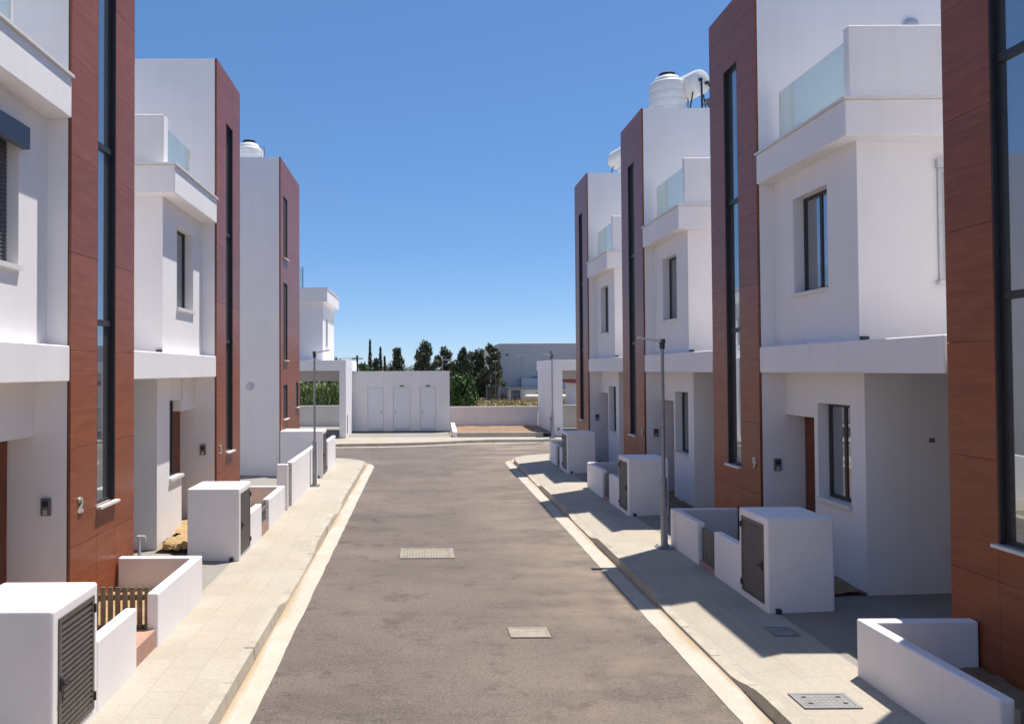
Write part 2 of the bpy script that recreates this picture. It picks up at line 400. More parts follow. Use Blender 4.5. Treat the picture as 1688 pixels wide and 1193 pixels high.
def cover(x0, x1, y0, y1, z, label, studs=True, frame=.04, m='cover'):
    t = thing('manhole_cover', label, 'manhole cover', ((x0+x1)/2, (y0+y1)/2, z))
    w, d = (x1-x0)/2, (y1-y0)/2
    MB().box(-w, w, -d, -d+frame, 0, .012).box(-w, w, d-frame, d, 0, .012).box(-w, -w+frame, -d+frame, d-frame, 0, .012).box(w-frame, w, -d+frame, d-frame, 0, .012).build('frame', M[m], t)
    mb = MB().box(-w+frame+.003, w-frame-.003, -d+frame+.003, d-frame-.003, 0, .009)
    if studs:
        nx = int((2*w-2*frame)/.055); ny = int((2*d-2*frame)/.055)
        for i in range(nx):
            for j in range(ny):
                cx = -w+frame+.035+i*.055; cy = -d+frame+.035+j*.055
                if cx+.02 < w-frame and cy+.02 < d-frame: mb.box(cx-.017, cx+.017, cy-.017, cy+.017, .009, .0115)
    mb.build('lid', M[m], t)
    if studs:
        for sx, sy in ((-1, -1), (1, -1), (-1, 1), (1, 1)):
            MB().box(sx*(w-.11)-.022, sx*(w-.11)+.022, sy*(d-.1)-.012, sy*(d-.1)+.012, .0125, .014).build('lifting_hole', M['black'], t)
cover(-.39, .60, 13.80, 14.55, .004, 'large studded rectangular manhole cover in the middle of the asphalt street', m='pale_cover')
cover(1.13, 1.64, 9.70, 10.07, .004, 'small plain weathered manhole cover on the right of the asphalt', False, .03, 'pale_cover')
cover(3.66, 4.22, 7.32, 7.66, .150, 'iron cover set in the pavement at the lower right, nearest the camera', True)
cover(4.3, 4.62, 9.3, 9.62, .150, 'grey cover in the shaded driveway mouth beside the white cabinet', False, .025)

# ------------------------------------------------------------------ houses
def window(parent, s, w, u0, u1, z0, z1, mull=True, depth=.05, shutter=False, label=None):
    """dark frame lying in a niche, its outer face at depth w; children: pane, sill"""
    b = .05
    fr = MB()
    X = lambda d: s*d
    fr.box(X(w), X(w+depth), u0, u1, z0, z0+b).box(X(w), X(w+depth), u0, u1, z1-b, z1)
    fr.box(X(w), X(w+depth), u0, u0+b, z0+b, z1-b).box(X(w), X(w+depth), u1-b, u1, z0+b, z1-b)
    if mull:
        c = (u0+u1)/2; fr.box(X(w+.008), X(w+depth), c-.035, c+.035, z0+b, z1-b)
    o = fr.build('window', M['alu'], parent, bevel=.004, seg=1)
    MB().box(X(w+.025), X(w+.035), u0+b, u1-b, z0+b, z1-b).build('pane', M['glass'], o)
    return o
def niche_wall(mb, s, w0, w1, u0, u1, z0, z1, holes):
    """wall layer from w0 to w1 with rectangular holes [(u0,u1,z0,z1)] sorted by u, not overlapping in u"""
    cur = u0
    for a, b, c, d in sorted(holes):
        if a > cur: mb.box(s*w0, s*w1, cur, a, z0, z1)
        if c > z0: mb.box(s*w0, s*w1, a, b, z0, c)
        if d < z1: mb.box(s*w0, s*w1, a, b, d, z1)
        cur = b
    if cur < u1: mb.box(s*w0, s*w1, cur, u1, z0, z1)

def cladding(parent, s, u0, u1, ztop, holes, step=1.22):
    """panels in one mesh with open joints, over a dark backing"""
    mb = MB(); gap = .0045
    us = sorted({u0, u1} | {h[0] for h in holes} | {h[1] for h in holes})
    zs = sorted({-.05, ztop} | {.02+step*k for k in range(1, 12) if step*k < ztop-.25} | {h[2] for h in holes} | {h[3] for h in holes})
    # merge very thin bands
    for ua, ub in zip(us, us[1:]):
        zcur = [-.05]
        segs = []
        hs = sorted([(h[2], h[3]) for h in holes if h[0] <= ua+1e-6 and h[1] >= ub-1e-6])
        lo = -.05
        for c, d in hs + [(ztop, ztop)]:
            if c > lo: segs.append((lo, c))
            lo = d
        for a, b in segs:
            cuts = [a] + [z for z in [.02+step*k for k in range(1, 12)] if a+.12 < z < b-.12] + [b]
            for z0, z1 in zip(cuts, cuts[1:]):
                g0 = gap/2 if z0 != a else 0; g1 = gap/2 if z1 != b else 0
                mb.box(0, s*.03, ua+(gap/2 if ua != u0 else 0), ub-(gap/2 if ub != u1 else 0), z0+g0, z1-g1)
    mb.build('cladding', M['wood'], parent)
    bk = MB(); niche_wall(bk, s, .031, .045, u0, u1, -.05, ztop-.002, [(h[0]-.001, h[1]+.001, h[2]-.001, h[3]+.001) for h in holes] if len({h[0] for h in holes}) == len(holes) else [])
    bk.build('cladding_backing', M['dark'], parent)

def tower_window(parent, s, u0, u1, z0, z1, transoms):
    b = .045; w = .06; d = .06
    fr = MB()
    fr.box(s*w, s*(w+d), u0, u1, z0, z0+b).box(s*w, s*(w+d), u0, u1, z1-b, z1)
    fr.box(s*w, s*(w+d), u0, u0+b, z0+b, z1-b).box(s*w, s*(w+d), u1-b, u1, z0+b, z1-b)
    for t in transoms: fr.box(s*(w-.01), s*(w+d), u0+b, u1-b, t-.04, t+.04)
    # narrow reveal trim lining the opening
    fr.box(s*.004, s*w, u0, u0+.018, z0, z1).box(s*.004, s*w, u1-.018, u1, z0, z1).box(s*.004, s*w, u0+.018, u1-.018, z1-.018, z1)
    o = fr.build('window', M['alu'], parent)
    zz = [z0+b] + [t for t in transoms] + [z1-b]
    for i, (a, c) in enumerate(zip(zz, zz[1:])):
        MB().box(s*(w+.025), s*(w+.035), u0+b, u1-b, a+(.04 if i else 0), c-(.04 if i < len(zz)-2 else 0)).build('pane', M['glass'], o)
    MB().box(-s*.07, s*.06, u0-.02, u1+.02, z0-.035, z0-.001).build('sill', M['marble'], o)
    return o

GRP = 'white row houses with wood clad towers'
def row_house(s, X0, Y0, top, dz, label, number=None, gwin=(-1.97, -1.06), par=(-2.38, -.2, 8.30), shutter=False, lamp=False):
    root = thing('row_house', label, 'house', (s*X0, Y0, 0), GRP)
    D = 9.0
    TW = 2.06
    zs0, zs1, zl0, zl1 = 3.29+dz, 3.73+dz, 6.55+dz, 7.05+dz
    wu = (.76, 1.36); wz = (1.62, 8.96+dz*2.5)
    wb = MB()
    # stair tower
    niche_wall(wb, s, .045, .25, 0, TW, -.1, top, [(wu[0], wu[1], wz[0], wz[1])])
    wb.box(s*.25, s*D, 0, TW, -.1, top)
    wb.build('tower', M['plaster'], root)
    # ground floor
    g0 = -2.34; gw = .45
    wb = MB()
    niche_wall(wb, s, gw, gw+.24, g0, 0, -.1, zs0, [(-.95, 0, .2, 2.62), (gwin[0], gwin[1], 1.36, 2.86)])
    wb.box(s*(gw+.24), s*(gw+.37), g0, -.95, -.1, zs0).box(s*(gw+.24), s*(gw+.37), -.95, 0, 2.62, zs0).box(s*(gw+.24), s*(gw+.37), -.95, 0, -.1, .2)
    wb.box(s*(gw+.37), s*D, g0, 0, -.1, zs0)
    # upper floor
    niche_wall(wb, s, .30, .55, -2.50, 0, zs1, zl0, [(-1.71, -.67, 4.60, 6.19)])
    wb.box(s*.55, s*D, -2.50, 0, zs1, zl0)
    wb.build('wall', M['plaster'], root)
    MB().box(s*.012, s*D, -4.62, -.002, zs0, zs1).build('balcony_slab', M['plaster'], root, bevel=.012, seg=1)
    # terrace ledge with marble coping
    MB().box(s*.0, s*D, -2.76, -.002, zl0, zl1).build('terrace_ledge', M['plaster'], root, bevel=.012, seg=1)
    MB().box(-s*.035, s*D, -2.80, -.002, zl1, zl1+.035).build('coping', M['marble'], root)
    # terrace parapet + glass
    pu0, pu1, pz = par
    MB().box(s*.28, s*D, pu0, pu0+(.14 if s > 0 else .24), zl1+.035, pz).build('parapet', M['plaster'], root, bevel=.012, seg=1)
    ng = 2
    for k in range(ng):
        pw = .15 if s > 0 else .25
        a = pu0+pw+(pu1-pu0-pw)*k/ng; b = pu0+pw+(pu1-pu0-pw)*(k+1)/ng-.015
        MB().box(s*.33, s*.345, a, b, zl1+.036, pz-.16).build('glass_balustrade', M['balustrade'], root)
    MB().box(s*.32, s*.36, pu1-.035, pu1, zl1+.036, pz-.16).build('balustrade_post', M['marble'], root)
    cladding(root, s, 0, TW, top, [(wu[0], wu[1], wz[0], wz[1])])
    tower_window(root, s, wu[0], wu[1], wz[0], wz[1], (4.08+dz, 6.50+dz))
    gwo = window(root, s, gw+.17, gwin[0], gwin[1], 1.39, 2.86)
    MB().box(s*(gw-.05), s*(gw+.16), gwin[0]-.02, gwin[1]+.02, 1.33, 1.359+.028).build('sill', M['marble'], gwo)
    uwo = window(root, s, .47, -1.71, -.67, 4.63, 6.19)
    MB().box(s*.25, s*.46, -1.73, -.65, 4.57, 4.627).build('sill', M['marble'], uwo)
    if shutter:
        sb = MB()
        z = 4.64
        while z < 6.1:
            sb.hexa([(s*.43, -1.70, z), (s*.445, -1.70, z), (s*.445, -.68, z), (s*.43, -.68, z), (s*.44, -1.70, z+.042), (s*.452, -1.70, z+.042), (s*.452, -.68, z+.042), (s*.44, -.68, z+.042)]); z += .047
        so = sb.build('roller_shutter', M['shutter'], root)
        MB().box(s*.2, s*.30, -1.80, -.60, 5.98, 6.24).build('shutter_box', M['shutter_box'], so, bevel=.015)
    # door in its recess
    do = MB().box(s*(gw+.32), s*(gw+.365), -.93, -.02, .21, 2.60).build('door', M['door_wood'], root)
    MB().tube((s*(gw+.28), -.80, 1.05), (s*(gw+.28), -.80, 1.45), .013).box(s*(gw+.28), s*(gw+.32), -.81, -.79, 1.10, 1.13).box(s*(gw+.28), s*(gw+.32), -.81, -.79, 1.37, 1.40).build('handle', M['steel'], do)
    # intercom on the tower's flank beside the door
    ic = MB().box(s*.23, s*.35, -.04, -.001, 1.65, 1.86).build('intercom', M['intercom'], root, bevel=.006)
    MB().box(s*.255, s*.325, -.045, -.0405, 1.76, 1.83).build('screen', M['black'], ic)
    MB().box(s*.265, s*.315, -.045, -.0405, 1.66, 1.72).build('button_plate', M['number'], ic)
    if number:
        # text upright on the clad face, read from the street
        if s > 0: mt = Matrix.Translation((-.012, .20, 1.75)) @ Matrix(((0,0,-1,0),(-1,0,0,0),(0,1,0,0),(0,0,0,1)))
        else: mt = Matrix.Translation((.012, .26, 1.72)) @ Matrix(((0,0,1,0),(1,0,0,0),(0,1,0,0),(0,0,0,1)))
        text_mesh('house_number', number, .27, .010, M['number'], root, mt)
    if lamp:
        MB().lathe((s*2.72, -.07, 9.36), [(.13, .069), (.13, .04), (.11, 0), (.06, -.03), (.01, -.035)], 20, 'Y').build('wall_lamp', M['lamp_white'], root, smooth=True)
    MB().box(s*.30, s*.40, -2.56, -2.501, zs1+.002, zs1+.07).build('rain_spout', M['black'], root)
    if s > 0:
        sw = MB().box(1.42, 1.47, -2.53, -2.501, 4.62, 6.20).box(2.35, 2.40, -2.53, -2.501, 4.62, 6.20).box(1.47, 2.35, -2.53, -2.501, 6.15, 6.20).box(1.47, 2.35, -2.53, -2.501, 4.62, 4.67).build('window', M['lamp_white'], root)
        MB().box(1.47, 2.35, -2.515, -2.501, 4.67, 6.15).build('pane', M['glass'], sw)
        MB().box(1.38, 2.44, -2.60, -2.501, 4.57, 4.615).build('sill', M['marble'], sw)
        MB().box(1.40, 2.42, -2.56, -2.501, 6.203, 6.33).build('shutter_box', M['lamp_white'], sw)
    # small vent spot on the flank
    MB().box(s*(1.35), s*(1.42), g0-.02, g0-.001, 2.35, 2.41).build('vent_outlet', M['intercom'], root)
    MB().box(s*(1.40), s*(1.95), g0-.012, g0-.001, .80, 1.24).build('meter_panel', M['plaster'], root)
    return root
a_, b_ = 4.31, 5.85
# the rows go on behind the camera: their sunlit flanks light the street
row_house(-1, a_, 2.65, 10.08, 0, 'row house on the left beside the camera, left of the picture edge', None, (-1.66, -.93), (-2.52, -.78, 8.03))
row_house(-1, a_, -4.05, 10.08, 0, 'row house on the left behind the camera, two before number 2', None, (-1.66, -.93), (-2.52, -.78, 8.03))
row_house(1, b_, -.40, 10.28, .05, 'row house on the right beside the camera, right of the picture edge')
row_house(1, b_, -7.15, 10.28, .05, 'row house on the right behind the camera, two before the cut tower')
row_house(1, b_, 6.36, 10.28, .05, 'nearest row house on the right, its wood tower window cut by the picture edge')
row_house(1, b_, 13.11, 10.28, .05, 'white row house on the right with the number 9 on its wood tower', '9', lamp=True)
row_house(1, b_, 19.85, 10.28, .05, 'white row house on the right with a ribbed water tank on its roof', '8')
row_house(1, b_, 26.45, 10.30, .05, 'farthest row house on the right, its narrow wood tower next to the junction')
row_house(-1, a_, 9.35, 10.08, 0, 'nearest row house on the left with the number 2 and a closed roller shutter', '2', (-1.66, -.93), (-2.52, -.78, 8.03), shutter=True)
row_house(-1, a_, 16.05, 10.08, 0, 'second row house on the left with the number 3 and a narrow tower window', '3', (-1.66, -.93), (-2.52, -.78, 8.03))

# corner house on the left
def corner_house():
    s = -1; Y0 = 23.4; W = 3.65; top = 10.05
    root = thing('row_house', 'corner row house on the left with a broad wood tower and short slot windows', 'house', (s*a_, Y0, 0), GRP)
    holes = [(.45, 1.18, 7.0, 8.96), (.45, 1.18, 3.76, 6.22), (.45, 1.18, 1.9, 2.98), (2.85, 3.35, 2.16, 3.02)]
    wb = MB()
    # front layer with the windows stacked in one column, then the small one
    def col(u0, u1, hs):
        lo = -.1
        for c, d in hs + [(top, top)]:
            if c > lo: wb.box(s*.045, s*.25, u0, u1, lo, c)
            lo = d
    col(0, .45, []); col(.45, 1.18, [(1.9, 2.98), (3.76, 6.22), (7.0, 8.96)]); col(1.18, 2.85, []); col(2.85, 3.35, [(2.16, 3.02)]); col(3.35, W, [])
    wb.box(s*.25, s*9, 0, W, -.1, top)
    wb.build('wall', M['plaster'], root)
    cladding(root, s, 0, W, top, holes)
    for h in holes: tower_window(root, s, *h, ())
    MB().lathe((s*.95, -.06, 2.95), [(.115, .059), (.115, .03), (.09, 0), (.03, -.02)], 20, 'Y').build('wall_lamp', M['lamp_white'], root, smooth=True)
corner_house()

# ------------------------------------------------------------------ utility cabinets
def cabinet(s, Xf, Y0, label, w=.9, d=.9, z1=1.40, z0=.12, drain=True):
    """white masonry cabinet, street face at Xf, near face at Y0; louvre door in the street face"""
    root = thing('utility_cabinet', label, 'cabinet', (s*Xf, Y0, z0), 'white utility cabinets with louvre doors')
    h = z1-z0
    du0, du1, dz0, dz1 = .10, d-.10, .12, h-.10
    mb = MB()
    niche_wall(mb, s, 0, .06, 0, d, -.1, h-.0, [(du0, du1, dz0, dz1)])
    mb.box(s*.06, s*w, 0, d, -.1, h)
    # one skin: join the pieces, then round the outer edges
    bm = bmesh.new()
    me = bpy.data.meshes.new('body')
    m2 = MB().box(0, s*w, 0, d, -.1, h)
    body = m2.build('body', M['garden_plaster'], root, bevel=.03, seg=3)
    fr = MB(); x0 = -.012; x1 = .012; b = .045
    fr.box(s*x0, s*x1, du0, du1, dz0, dz0+b).box(s*x0, s*x1, du0, du1, dz1-b, dz1).box(s*x0, s*x1, du0, du0+b, dz0+b, dz1-b).box(s*x0, s*x1, du1-b, du1, dz0+b, dz1-b)
    z = dz0+b+.01; n = 0
    while z < dz1-b-.03:
        fr.hexa([(s*-.012, du0+b, z), (s*-.006, du0+b, z-.006), (s*-.006, du1-b, z-.006), (s*-.012, du1-b, z), (s*.004, du0+b, z+.045), (s*.010, du0+b, z+.04), (s*.010, du1-b, z+.04), (s*.004, du1-b, z+.045)])
        z += .05
    door = fr.build('louvre_door', M['louvre'], root)
    MB().box(-s*.0005, s*.0, du0+b, du1-b, dz0+b, dz1-b).build('mesh_backing', M['black'], door)
    hz = (dz0+dz1)/2-.03
    hu = du0+.03
    MB().box(s*-.03, s*-.012, hu-.02, hu+.02, hz-.06, hz+.06).box(s*-.055, s*-.03, hu-.008, hu+.09, hz-.012, hz+.012).build('handle', M['black'], door, bevel=.004, seg=1)
    for zz in (dz0+.12, dz1-.12):
        MB().tube((s*-.02, du1-.004, zz-.04), (s*-.02, du1-.004, zz+.04), .012, n=8).build('hinge', M['black'], door)
    if drain: MB().box(s*.10, s*.16, -.05, -.001, .02, .09).tube((s*.13, -.03, .0), (s*.13, -.03, .06), .016).build('drain_outlet', M['black'], root)
    return root
XL, XR = 3.13, 4.62
cabinet(1, XR, 10.18, 'white cabinet with brown louvre door before the house numbered 9')
cabinet(1, XR, 16.95, 'white cabinet with louvre door behind the right street lamp, middle of the right row', .9, .85, 1.42)
cabinet(1, XR, 24.0, 'farthest white cabinet on the right, near the pavement corner', .9, .85, 1.43)
cabinet(-1, XL, 13.10, 'white cabinet with louvre door beside the driveway on the left, middle of the picture height', z1=1.39)
cabinet(-1, XL-.03, 6.41, 'big white cabinet in the lower left corner of the picture')
cabinet(-1, 3.0, 23.2, 'wide tall cabinet at the foot of the broad wood tower on the left', 1.30, 1.0, 1.58)

# ------------------------------------------------------------------ garden walls, gates, steps
WG = 'low white garden walls along the pavement'
def gwall(s, Xf, segs, label, z0=0.0, t=.13):
    """L shaped or straight low wall; segs = list of (x0,x1,y0,y1,z1) in |X| space"""
    mb = MB()
    x0, x1, y0, y1, z1 = segs[0]
    o = None
    if len(segs) == 1:
        mb.box(s*x0, s*x1, y0, y1, z0, z1)
    else:                                       # L: long piece plus a return at its far end, one outline
        xa, xb, ya, yb, z1 = segs[0]; xc, xd, yc, yd, _ = segs[1]
        pts = [(xa, ya), (xb, ya), (xb, yc), (xd, yc), (xd, yb), (xa, yb)]
        n = len(pts)
        mb.v = [(s*x, y, z0) for x, y in pts] + [(s*x, y, z1) for x, y in pts]
        mb.f = [tuple(range(n))[::-1], tuple(range(n, 2*n))] + [(i, (i+1) % n, n+(i+1) % n, n+i) for i in range(n)]
    o = mb.build('garden_wall', M['garden_plaster'], bevel=.022, seg=3)
    tag(o, label, 'wall', WG); return o
def lwall(s, Xf, Xback, y0, y1, z1, label, t=.13): return gwall(s, Xf, [(Xf, Xf+t, y0, y1, z1), (Xf, Xback, y1-t, y1, z1)], label)
def swall(s, Xf, y0, y1, z1, label, t=.13): return gwall(s, Xf, [(Xf, Xf+t, y0, y1, z1)], label)
# right
lwall(1, XR, b_-.02, 6.12, 8.12, .75, 'low white corner wall at the lower right edge of the picture')
swall(1, XR+.01, 11.085, 12.06, .84, 'short white wall stub joined to the cabinet before house number 9')
lwall(1, XR, b_-.02, 12.74, 14.12, .84, 'white garden wall right behind the nearer street lamp on the right')
swall(1, XR+.01, 17.81, 18.75, .84, 'short white wall stub by the middle cabinet on the right')
lwall(1, XR, b_-.02, 19.40, 21.15, .84, 'white corner wall between the middle and far cabinets on the right')
swall(1, XR+.01, 24.86, 25.4, .84, 'white wall stub by the farthest right cabinet')
lwall(1, XR, b_-.02, 26.0, 27.3, .86, 'farthest low white wall on the right, at the pavement corner')
# left
swall(-1, XL-.02, 7.32, 8.34, .83, 'short white wall with a rounded end next to the big corner cabinet')
lwall(-1, XL, a_-.02, 9.05, 10.90, .78, 'white corner wall in front of the tower numbered 2, beside the picket gate')
swall(-1, XL+.01, 14.01, 15.0, .80, 'white wall stub next to the cabinet by the left driveway')
lwall(-1, XL, a_-.02, 15.65, 17.50, .78, 'white corner wall in front of the tower numbered 3')
swall(-1, XL, 17.86, 17.99, 1.22, 'white gate pier before the tall white wall on the left', .26)
swall(-1, XL, 18.45, 23.0, 1.20, 'long tall white wall behind the left street lamp')
swall(-1, XL-.1, 24.75, 27.0, 1.12, 'white wall end at the left pavement corner')

def picket_gate(loc, label, width, axis, m=M['picket'], h=.62, z0=.2):
    t = thing('garden_gate', label, 'gate', loc)
    A = (lambda a, b, c, d, e, f, mb: mb.box(a, b, c, d, e, f)) if axis == 'X' else (lambda a, b, c, d, e, f, mb: mb.box(c, d, a, b, e, f))
    n = max(3, int(round(width/.092)))
    mb = MB()
    for k in range(n):
        c = (k+.5)*width/n; A(c-.027, c+.027, -.012, .012, 0, h, mb)
    mb.build('pickets', m, t)
    for z in (.10, h-.16):
        mb = MB(); A(0, width, .013, .045, z, z+.065, mb); mb.build('rail', m, t)
    mb = MB(); A(-.075, -.005, -.04, .04, -.1, h+.02, mb); mb.build('post', M['grey_gate'], t)
    return t
picket_gate((-3.93, 9.10, .22), 'brown wooden picket gate standing open beside the left corner wall', .70, 'X')
picket_gate((XR+.07, 12.12, .22), 'dark picket gate in the gap of the wall before house number 9', .60, 'Y', M['grey_gate'], .55)
picket_gate((XR+.07, 18.81, .22), 'grey picket gate in the wall gap by the middle cabinet on the right', .57, 'Y', M['grey_gate'], .55)
picket_gate((XR+.07, 25.46, .22), 'grey picket gate in the wall gap by the far cabinet on the right', .52, 'Y', M['grey_gate'], .55)
picket_gate((-XL-.07, 15.06, .22), 'grey picket gate in the wall gap before the tower numbered 3', .57, 'Y', M['grey_gate'], .55)
picket_gate((-XL-.07, 18.05, .22), 'tall grey gate between the white pier and the long tall wall', .37, 'Y', M['grey_gate'], .95)
picket_gate((XR+.07, 5.40, .22), 'dark gate post and gate at the lower right picture edge', .66, 'Y', M['grey_gate'], .50)
for s, X, y0, y1, lab in ((-1, XL+.02, 8.345, 9.045, 'terracotta step in the wall gap beside the picket gate'), (1, XR+.02, 12.065, 12.735, 'terracotta step below the gate before house number 9'), (1, XR+.02, 18.755, 19.395, 'terracotta step below the gate by the middle cabinet on the right'), (-1, XL+.02, 15.005, 15.645, 'terracotta step in the wall gap before the tower numbered 3')):
    o = MB().box(s*X, s*(X+.45), y0, y1, 0, .36 if s < 0 else .22).build('step', M['terracotta'], bevel=.01); tag(o, lab, 'step', 'steps in the garden wall gaps')

# garden soil
def bumpy(name, x0, x1, y0, y1, z, amp, m, label, nx=14, ny=14, heap=0):
    mb = MB(); rnd = random.Random(label)
    for i in range(nx+1):
        for j in range(ny+1):
            fx, fy = i/nx, j/ny
            e = min(fx, 1-fx, fy, 1-fy)*4; e = min(1, e)
            mb.v.append((x0+(x1-x0)*fx, y0+(y1-y0)*fy, z+rnd.uniform(-amp, amp)*.6 + heap*math.sin(math.pi*fx)*math.sin(math.pi*fy)*(.7+.3*rnd.random())))
    for i in range(nx):
        for j in range(ny):
            a = i*(ny+1)+j; mb.f.append((a, a+1, a+ny+2, a+ny+1))
    o = mb.build(name, m, smooth=True); struct(o, label, 'soil')
for s, X, Xb, ys in ((1, XR+.13, b_+.5, ((6.2, 8.0, 'A'), (11.1, 14.0, 'B'), (17.85, 21.0, 'C'), (24.9, 27.2, 'D'))), (-1, XL+.13, a_+.5, ((7.4, 10.77, 'A'), (14.05, 17.4, 'B')))):
    for y0, y1, k in ys:
        bumpy('soil', s*X, s*(X+(Xb-.5-X)), y0, y1, .33 if s < 0 else .27, .03, M['sand'] if s < 0 else M['soil'], 'bare brown soil inside the low walls ' + ('on the left' if s < 0 else 'on the right'))
bumpy('soil', -4.30, -5.2, 14.6, 16.0, .30, .04, M['sand'], 'golden sandy soil in front of the door of house number 3', heap=.12)
bumpy('soil', -4.06, -4.72, 13.5, 14.6, .26, .04, M['sand'], 'golden sandy soil behind the cabinet by the left driveway', heap=.16)
bumpy('soil', -4.05, -5.2, 6.9, 9.3, .30, .03, M['soil'], 'brown soil before the door of house number 2')
for y0 in (10.77, 17.5, 24.1): bumpy('soil', 5.56, 6.6, y0, y0+2.3, .24, .03, M['soil'], 'dark soil in the shaded front garden on the right')
for k, (x, y, r) in enumerate(((-4.5, 13.62, .12), (-4.32, 13.5, .09), (-4.62, 13.9, .10))):
    bm = bmesh.new(); bmesh.ops.create_icosphere(bm, subdivisions=2, radius=r)
    for v in bm.verts: v.co *= random.uniform(.8, 1.2); v.co.z *= .7
    me = bpy.data.meshes.new('stone'); bm.to_mesh(me); bm.free(); me.materials.append(M['sand'])
    o = bpy.data.objects.new('stone', me); COL.objects.link(o); o.location = (x, y, .3)
    tag(o, ['rough stone lying in the sandy soil by the driveway cabinet'][0], 'stone', 'stones in the sandy soil')

# garden tap
t = thing('standpipe', 'pale garden standpipe with a tap behind the corner wall on the left', 'tap', (-4.2, 11.35, .22))
MB().tube((0, 0, 0), (0, 0, .72), .022).build('pipe', M['lamp_white'], t, smooth=True)
MB().tube((-.03, 0, .73), (.09, 0, .73), .022).tube((.085, 0, .73), (.085, 0, .66), .016).build('tap', M['lamp_white'], t, smooth=True)

# ------------------------------------------------------------------ street lamps
def street_lamp(loc, dirx, label, top=3.75, tilt=.16):
    t = thing('street_lamp', label, 'street lamp', loc, 'slim grey street lamps')
    MB().box(-.14, .14, -.14, .14, 0, .02).tube((-.1, -.1, .02), (-.1, -.1, .045), .014, n=6).tube((.1, -.1, .02), (.1, -.1, .045), .014, n=6).tube((-.1, .1, .02), (-.1, .1, .045), .014, n=6).tube((.1, .1, .02), (.1, .1, .045), .014, n=6).build('base_plate', M['steel'], t)
    pb = MB().lathe((0, 0, .02), [(.063, 0), (.063, 1.20), (.056, 1.24), (.034, 1.28)], 16).build('pole_base', M['steel'], t, smooth=True)
    MB().box(-.028, .028, -.068, -.060, .35, .75).build('service_door', M['steel'], pb)
    MB().tube((0, 0, 1.28), (0, 0, top), .034, .030, n=14).build('pole', M['steel'], t, smooth=True)
    MB().tube((0, 0, top-.12), (0, 0, top+.03), .048, n=14).box(-.045, .045, -.045, .045, top-.02, top+.06).build('bracket', M['alu'], t)
    d = dirx
    hd = MB().hexa([(d*.03, -.05, top+.005), (d*.44, -.075, top+.005+.44*tilt), (d*.44, .075, top+.005+.44*tilt), (d*.03, .05, top+.005), (d*.03, -.05, top+.045), (d*.44, -.075, top+.03+.44*tilt), (d*.44, .075, top+.03+.44*tilt), (d*.03, .05, top+.045)]).build('lamp_head', M['lamp_white'], t)
    return t
street_lamp((4.44, 13.92, .15), -1, 'grey street lamp on the right pavement before house number 9')
street_lamp((-3.02, 21.6, .15), 1, 'grey street lamp on the left pavement against the tall white wall', 3.76)
street_lamp((6.28, 36.2, .15), -1, 'small far street lamp beside the white carport across the junction', 3.95)

# ------------------------------------------------------------------ roof tanks and solar heaters
def water_tank(loc, label, r=.5, h=1.0):
    t = thing('water_tank', label, 'water tank', loc, 'white ribbed water tanks on the roofs')
    prof = [(r*.98, 0)]
    for k in range(5):
        z = h*k/5; prof += [(r, z+.02), (r, z+h/5-.03), (r*.992, z+h/5-.018), (r*.992, z+h/5)]
    prof += [(r*.99, h+.01), (r*.93, h+.05), (r*.77, h+.075), (r*.74, h+.13), (r*.66, h+.20), (r*.5, h+.235), (r*.47, h+.24)]
    MB().lathe((0, 0, 0), prof, 40).build('tank_body', M['tank'], t, smooth=True)
    MB().lathe((0, 0, h+.24), [(r*.46, 0), (r*.46, .08), (r*.40, .10), (.02, .105)], 28).build('lid', M['black'], t, smooth=True)
    MB().tube((r+.06, -.1, 0), (r+.06, -.1, h+.1), .02).tube((r+.06, -.1, h+.1), (r*.7, -.05, h+.1), .02).build('pipe', M['steel'], t, smooth=True)
    return t
water_tank((7.0, 21.25, 10.28), 'white ribbed water tank with black lid on the right-hand roof', .49, 1.12)
water_tank((-5.62, 24.9, 10.05), 'white ribbed water tank with black lid on the corner house roof at left', .46, .62)
def solar_heater(loc, label, rz, z=.95):
    t = thing('solar_water_heater', label, 'solar heater', loc, 'white solar water heaters on the roofs', rz)
    MB().lathe((0, 0, z), [(.05, -.04), (.24, -.02), (.33, .03), (.345, .10), (.345, 1.0), (.33, 1.07), (.24, 1.12), (.05, 1.14)], 28, 'Y').build('boiler', M['tank'], t, smooth=True)
    st = MB()
    for x in (-.28, .28):
        for y in (.15, .9): st.tube((x*1.3, y, 0), (x*.6, y, z-.2), .02, n=8)
        st.tube((x*1.15, .15, .25), (x*1.15, .9, .25), .016, n=8)
    for y in (.15, .9): st.tube((-.36, y, .02), (.36, y, .3), .016, n=8); st.tube((-.2, y, z-.28), (.2, y, z-.28), .02, n=8)
    st.build('stand', M['alu'], t)
    MB().tube((-.12, -.1, z+.03), (-.12, -.12, .0), .028, n=8).tube((-.12, -.02, z), (-.12, -.11, z), .045, n=8).tube((.10, -.02, z-.06), (.10, -.12, z-.06), .045, n=8).tube((.10, -.1, z-.06), (.62, -.1, z-.62), .028, n=8).tube((-.12, -.1, .35), (.75, -.1, z-.35), .022, n=8).build('pipe', M['black'], t, smooth=True)
    cz = min(z, .95)
    MB().hexa([(1.05, .0, cz), (2.0, 0, .25), (2.0, 1.0, .25), (1.05, 1.0, cz), (1.08, 0, cz+.07), (2.03, 0, .32), (2.03, 1.0, .32), (1.08, 1.0, cz+.07)]).build('collector', M['blue_grey'], t)
    MB().tube((1.8, .1, 0), (1.8, .1, .38), .02).tube((1.8, .9, 0), (1.8, .9, .38), .02).build('collector_leg', M['alu'], t)
    return t
solar_heater((7.80, 20.75, 10.28), 'white solar boiler on a pipe stand beside the ribbed tank on the right-hand roof', R_(24), 1.06)
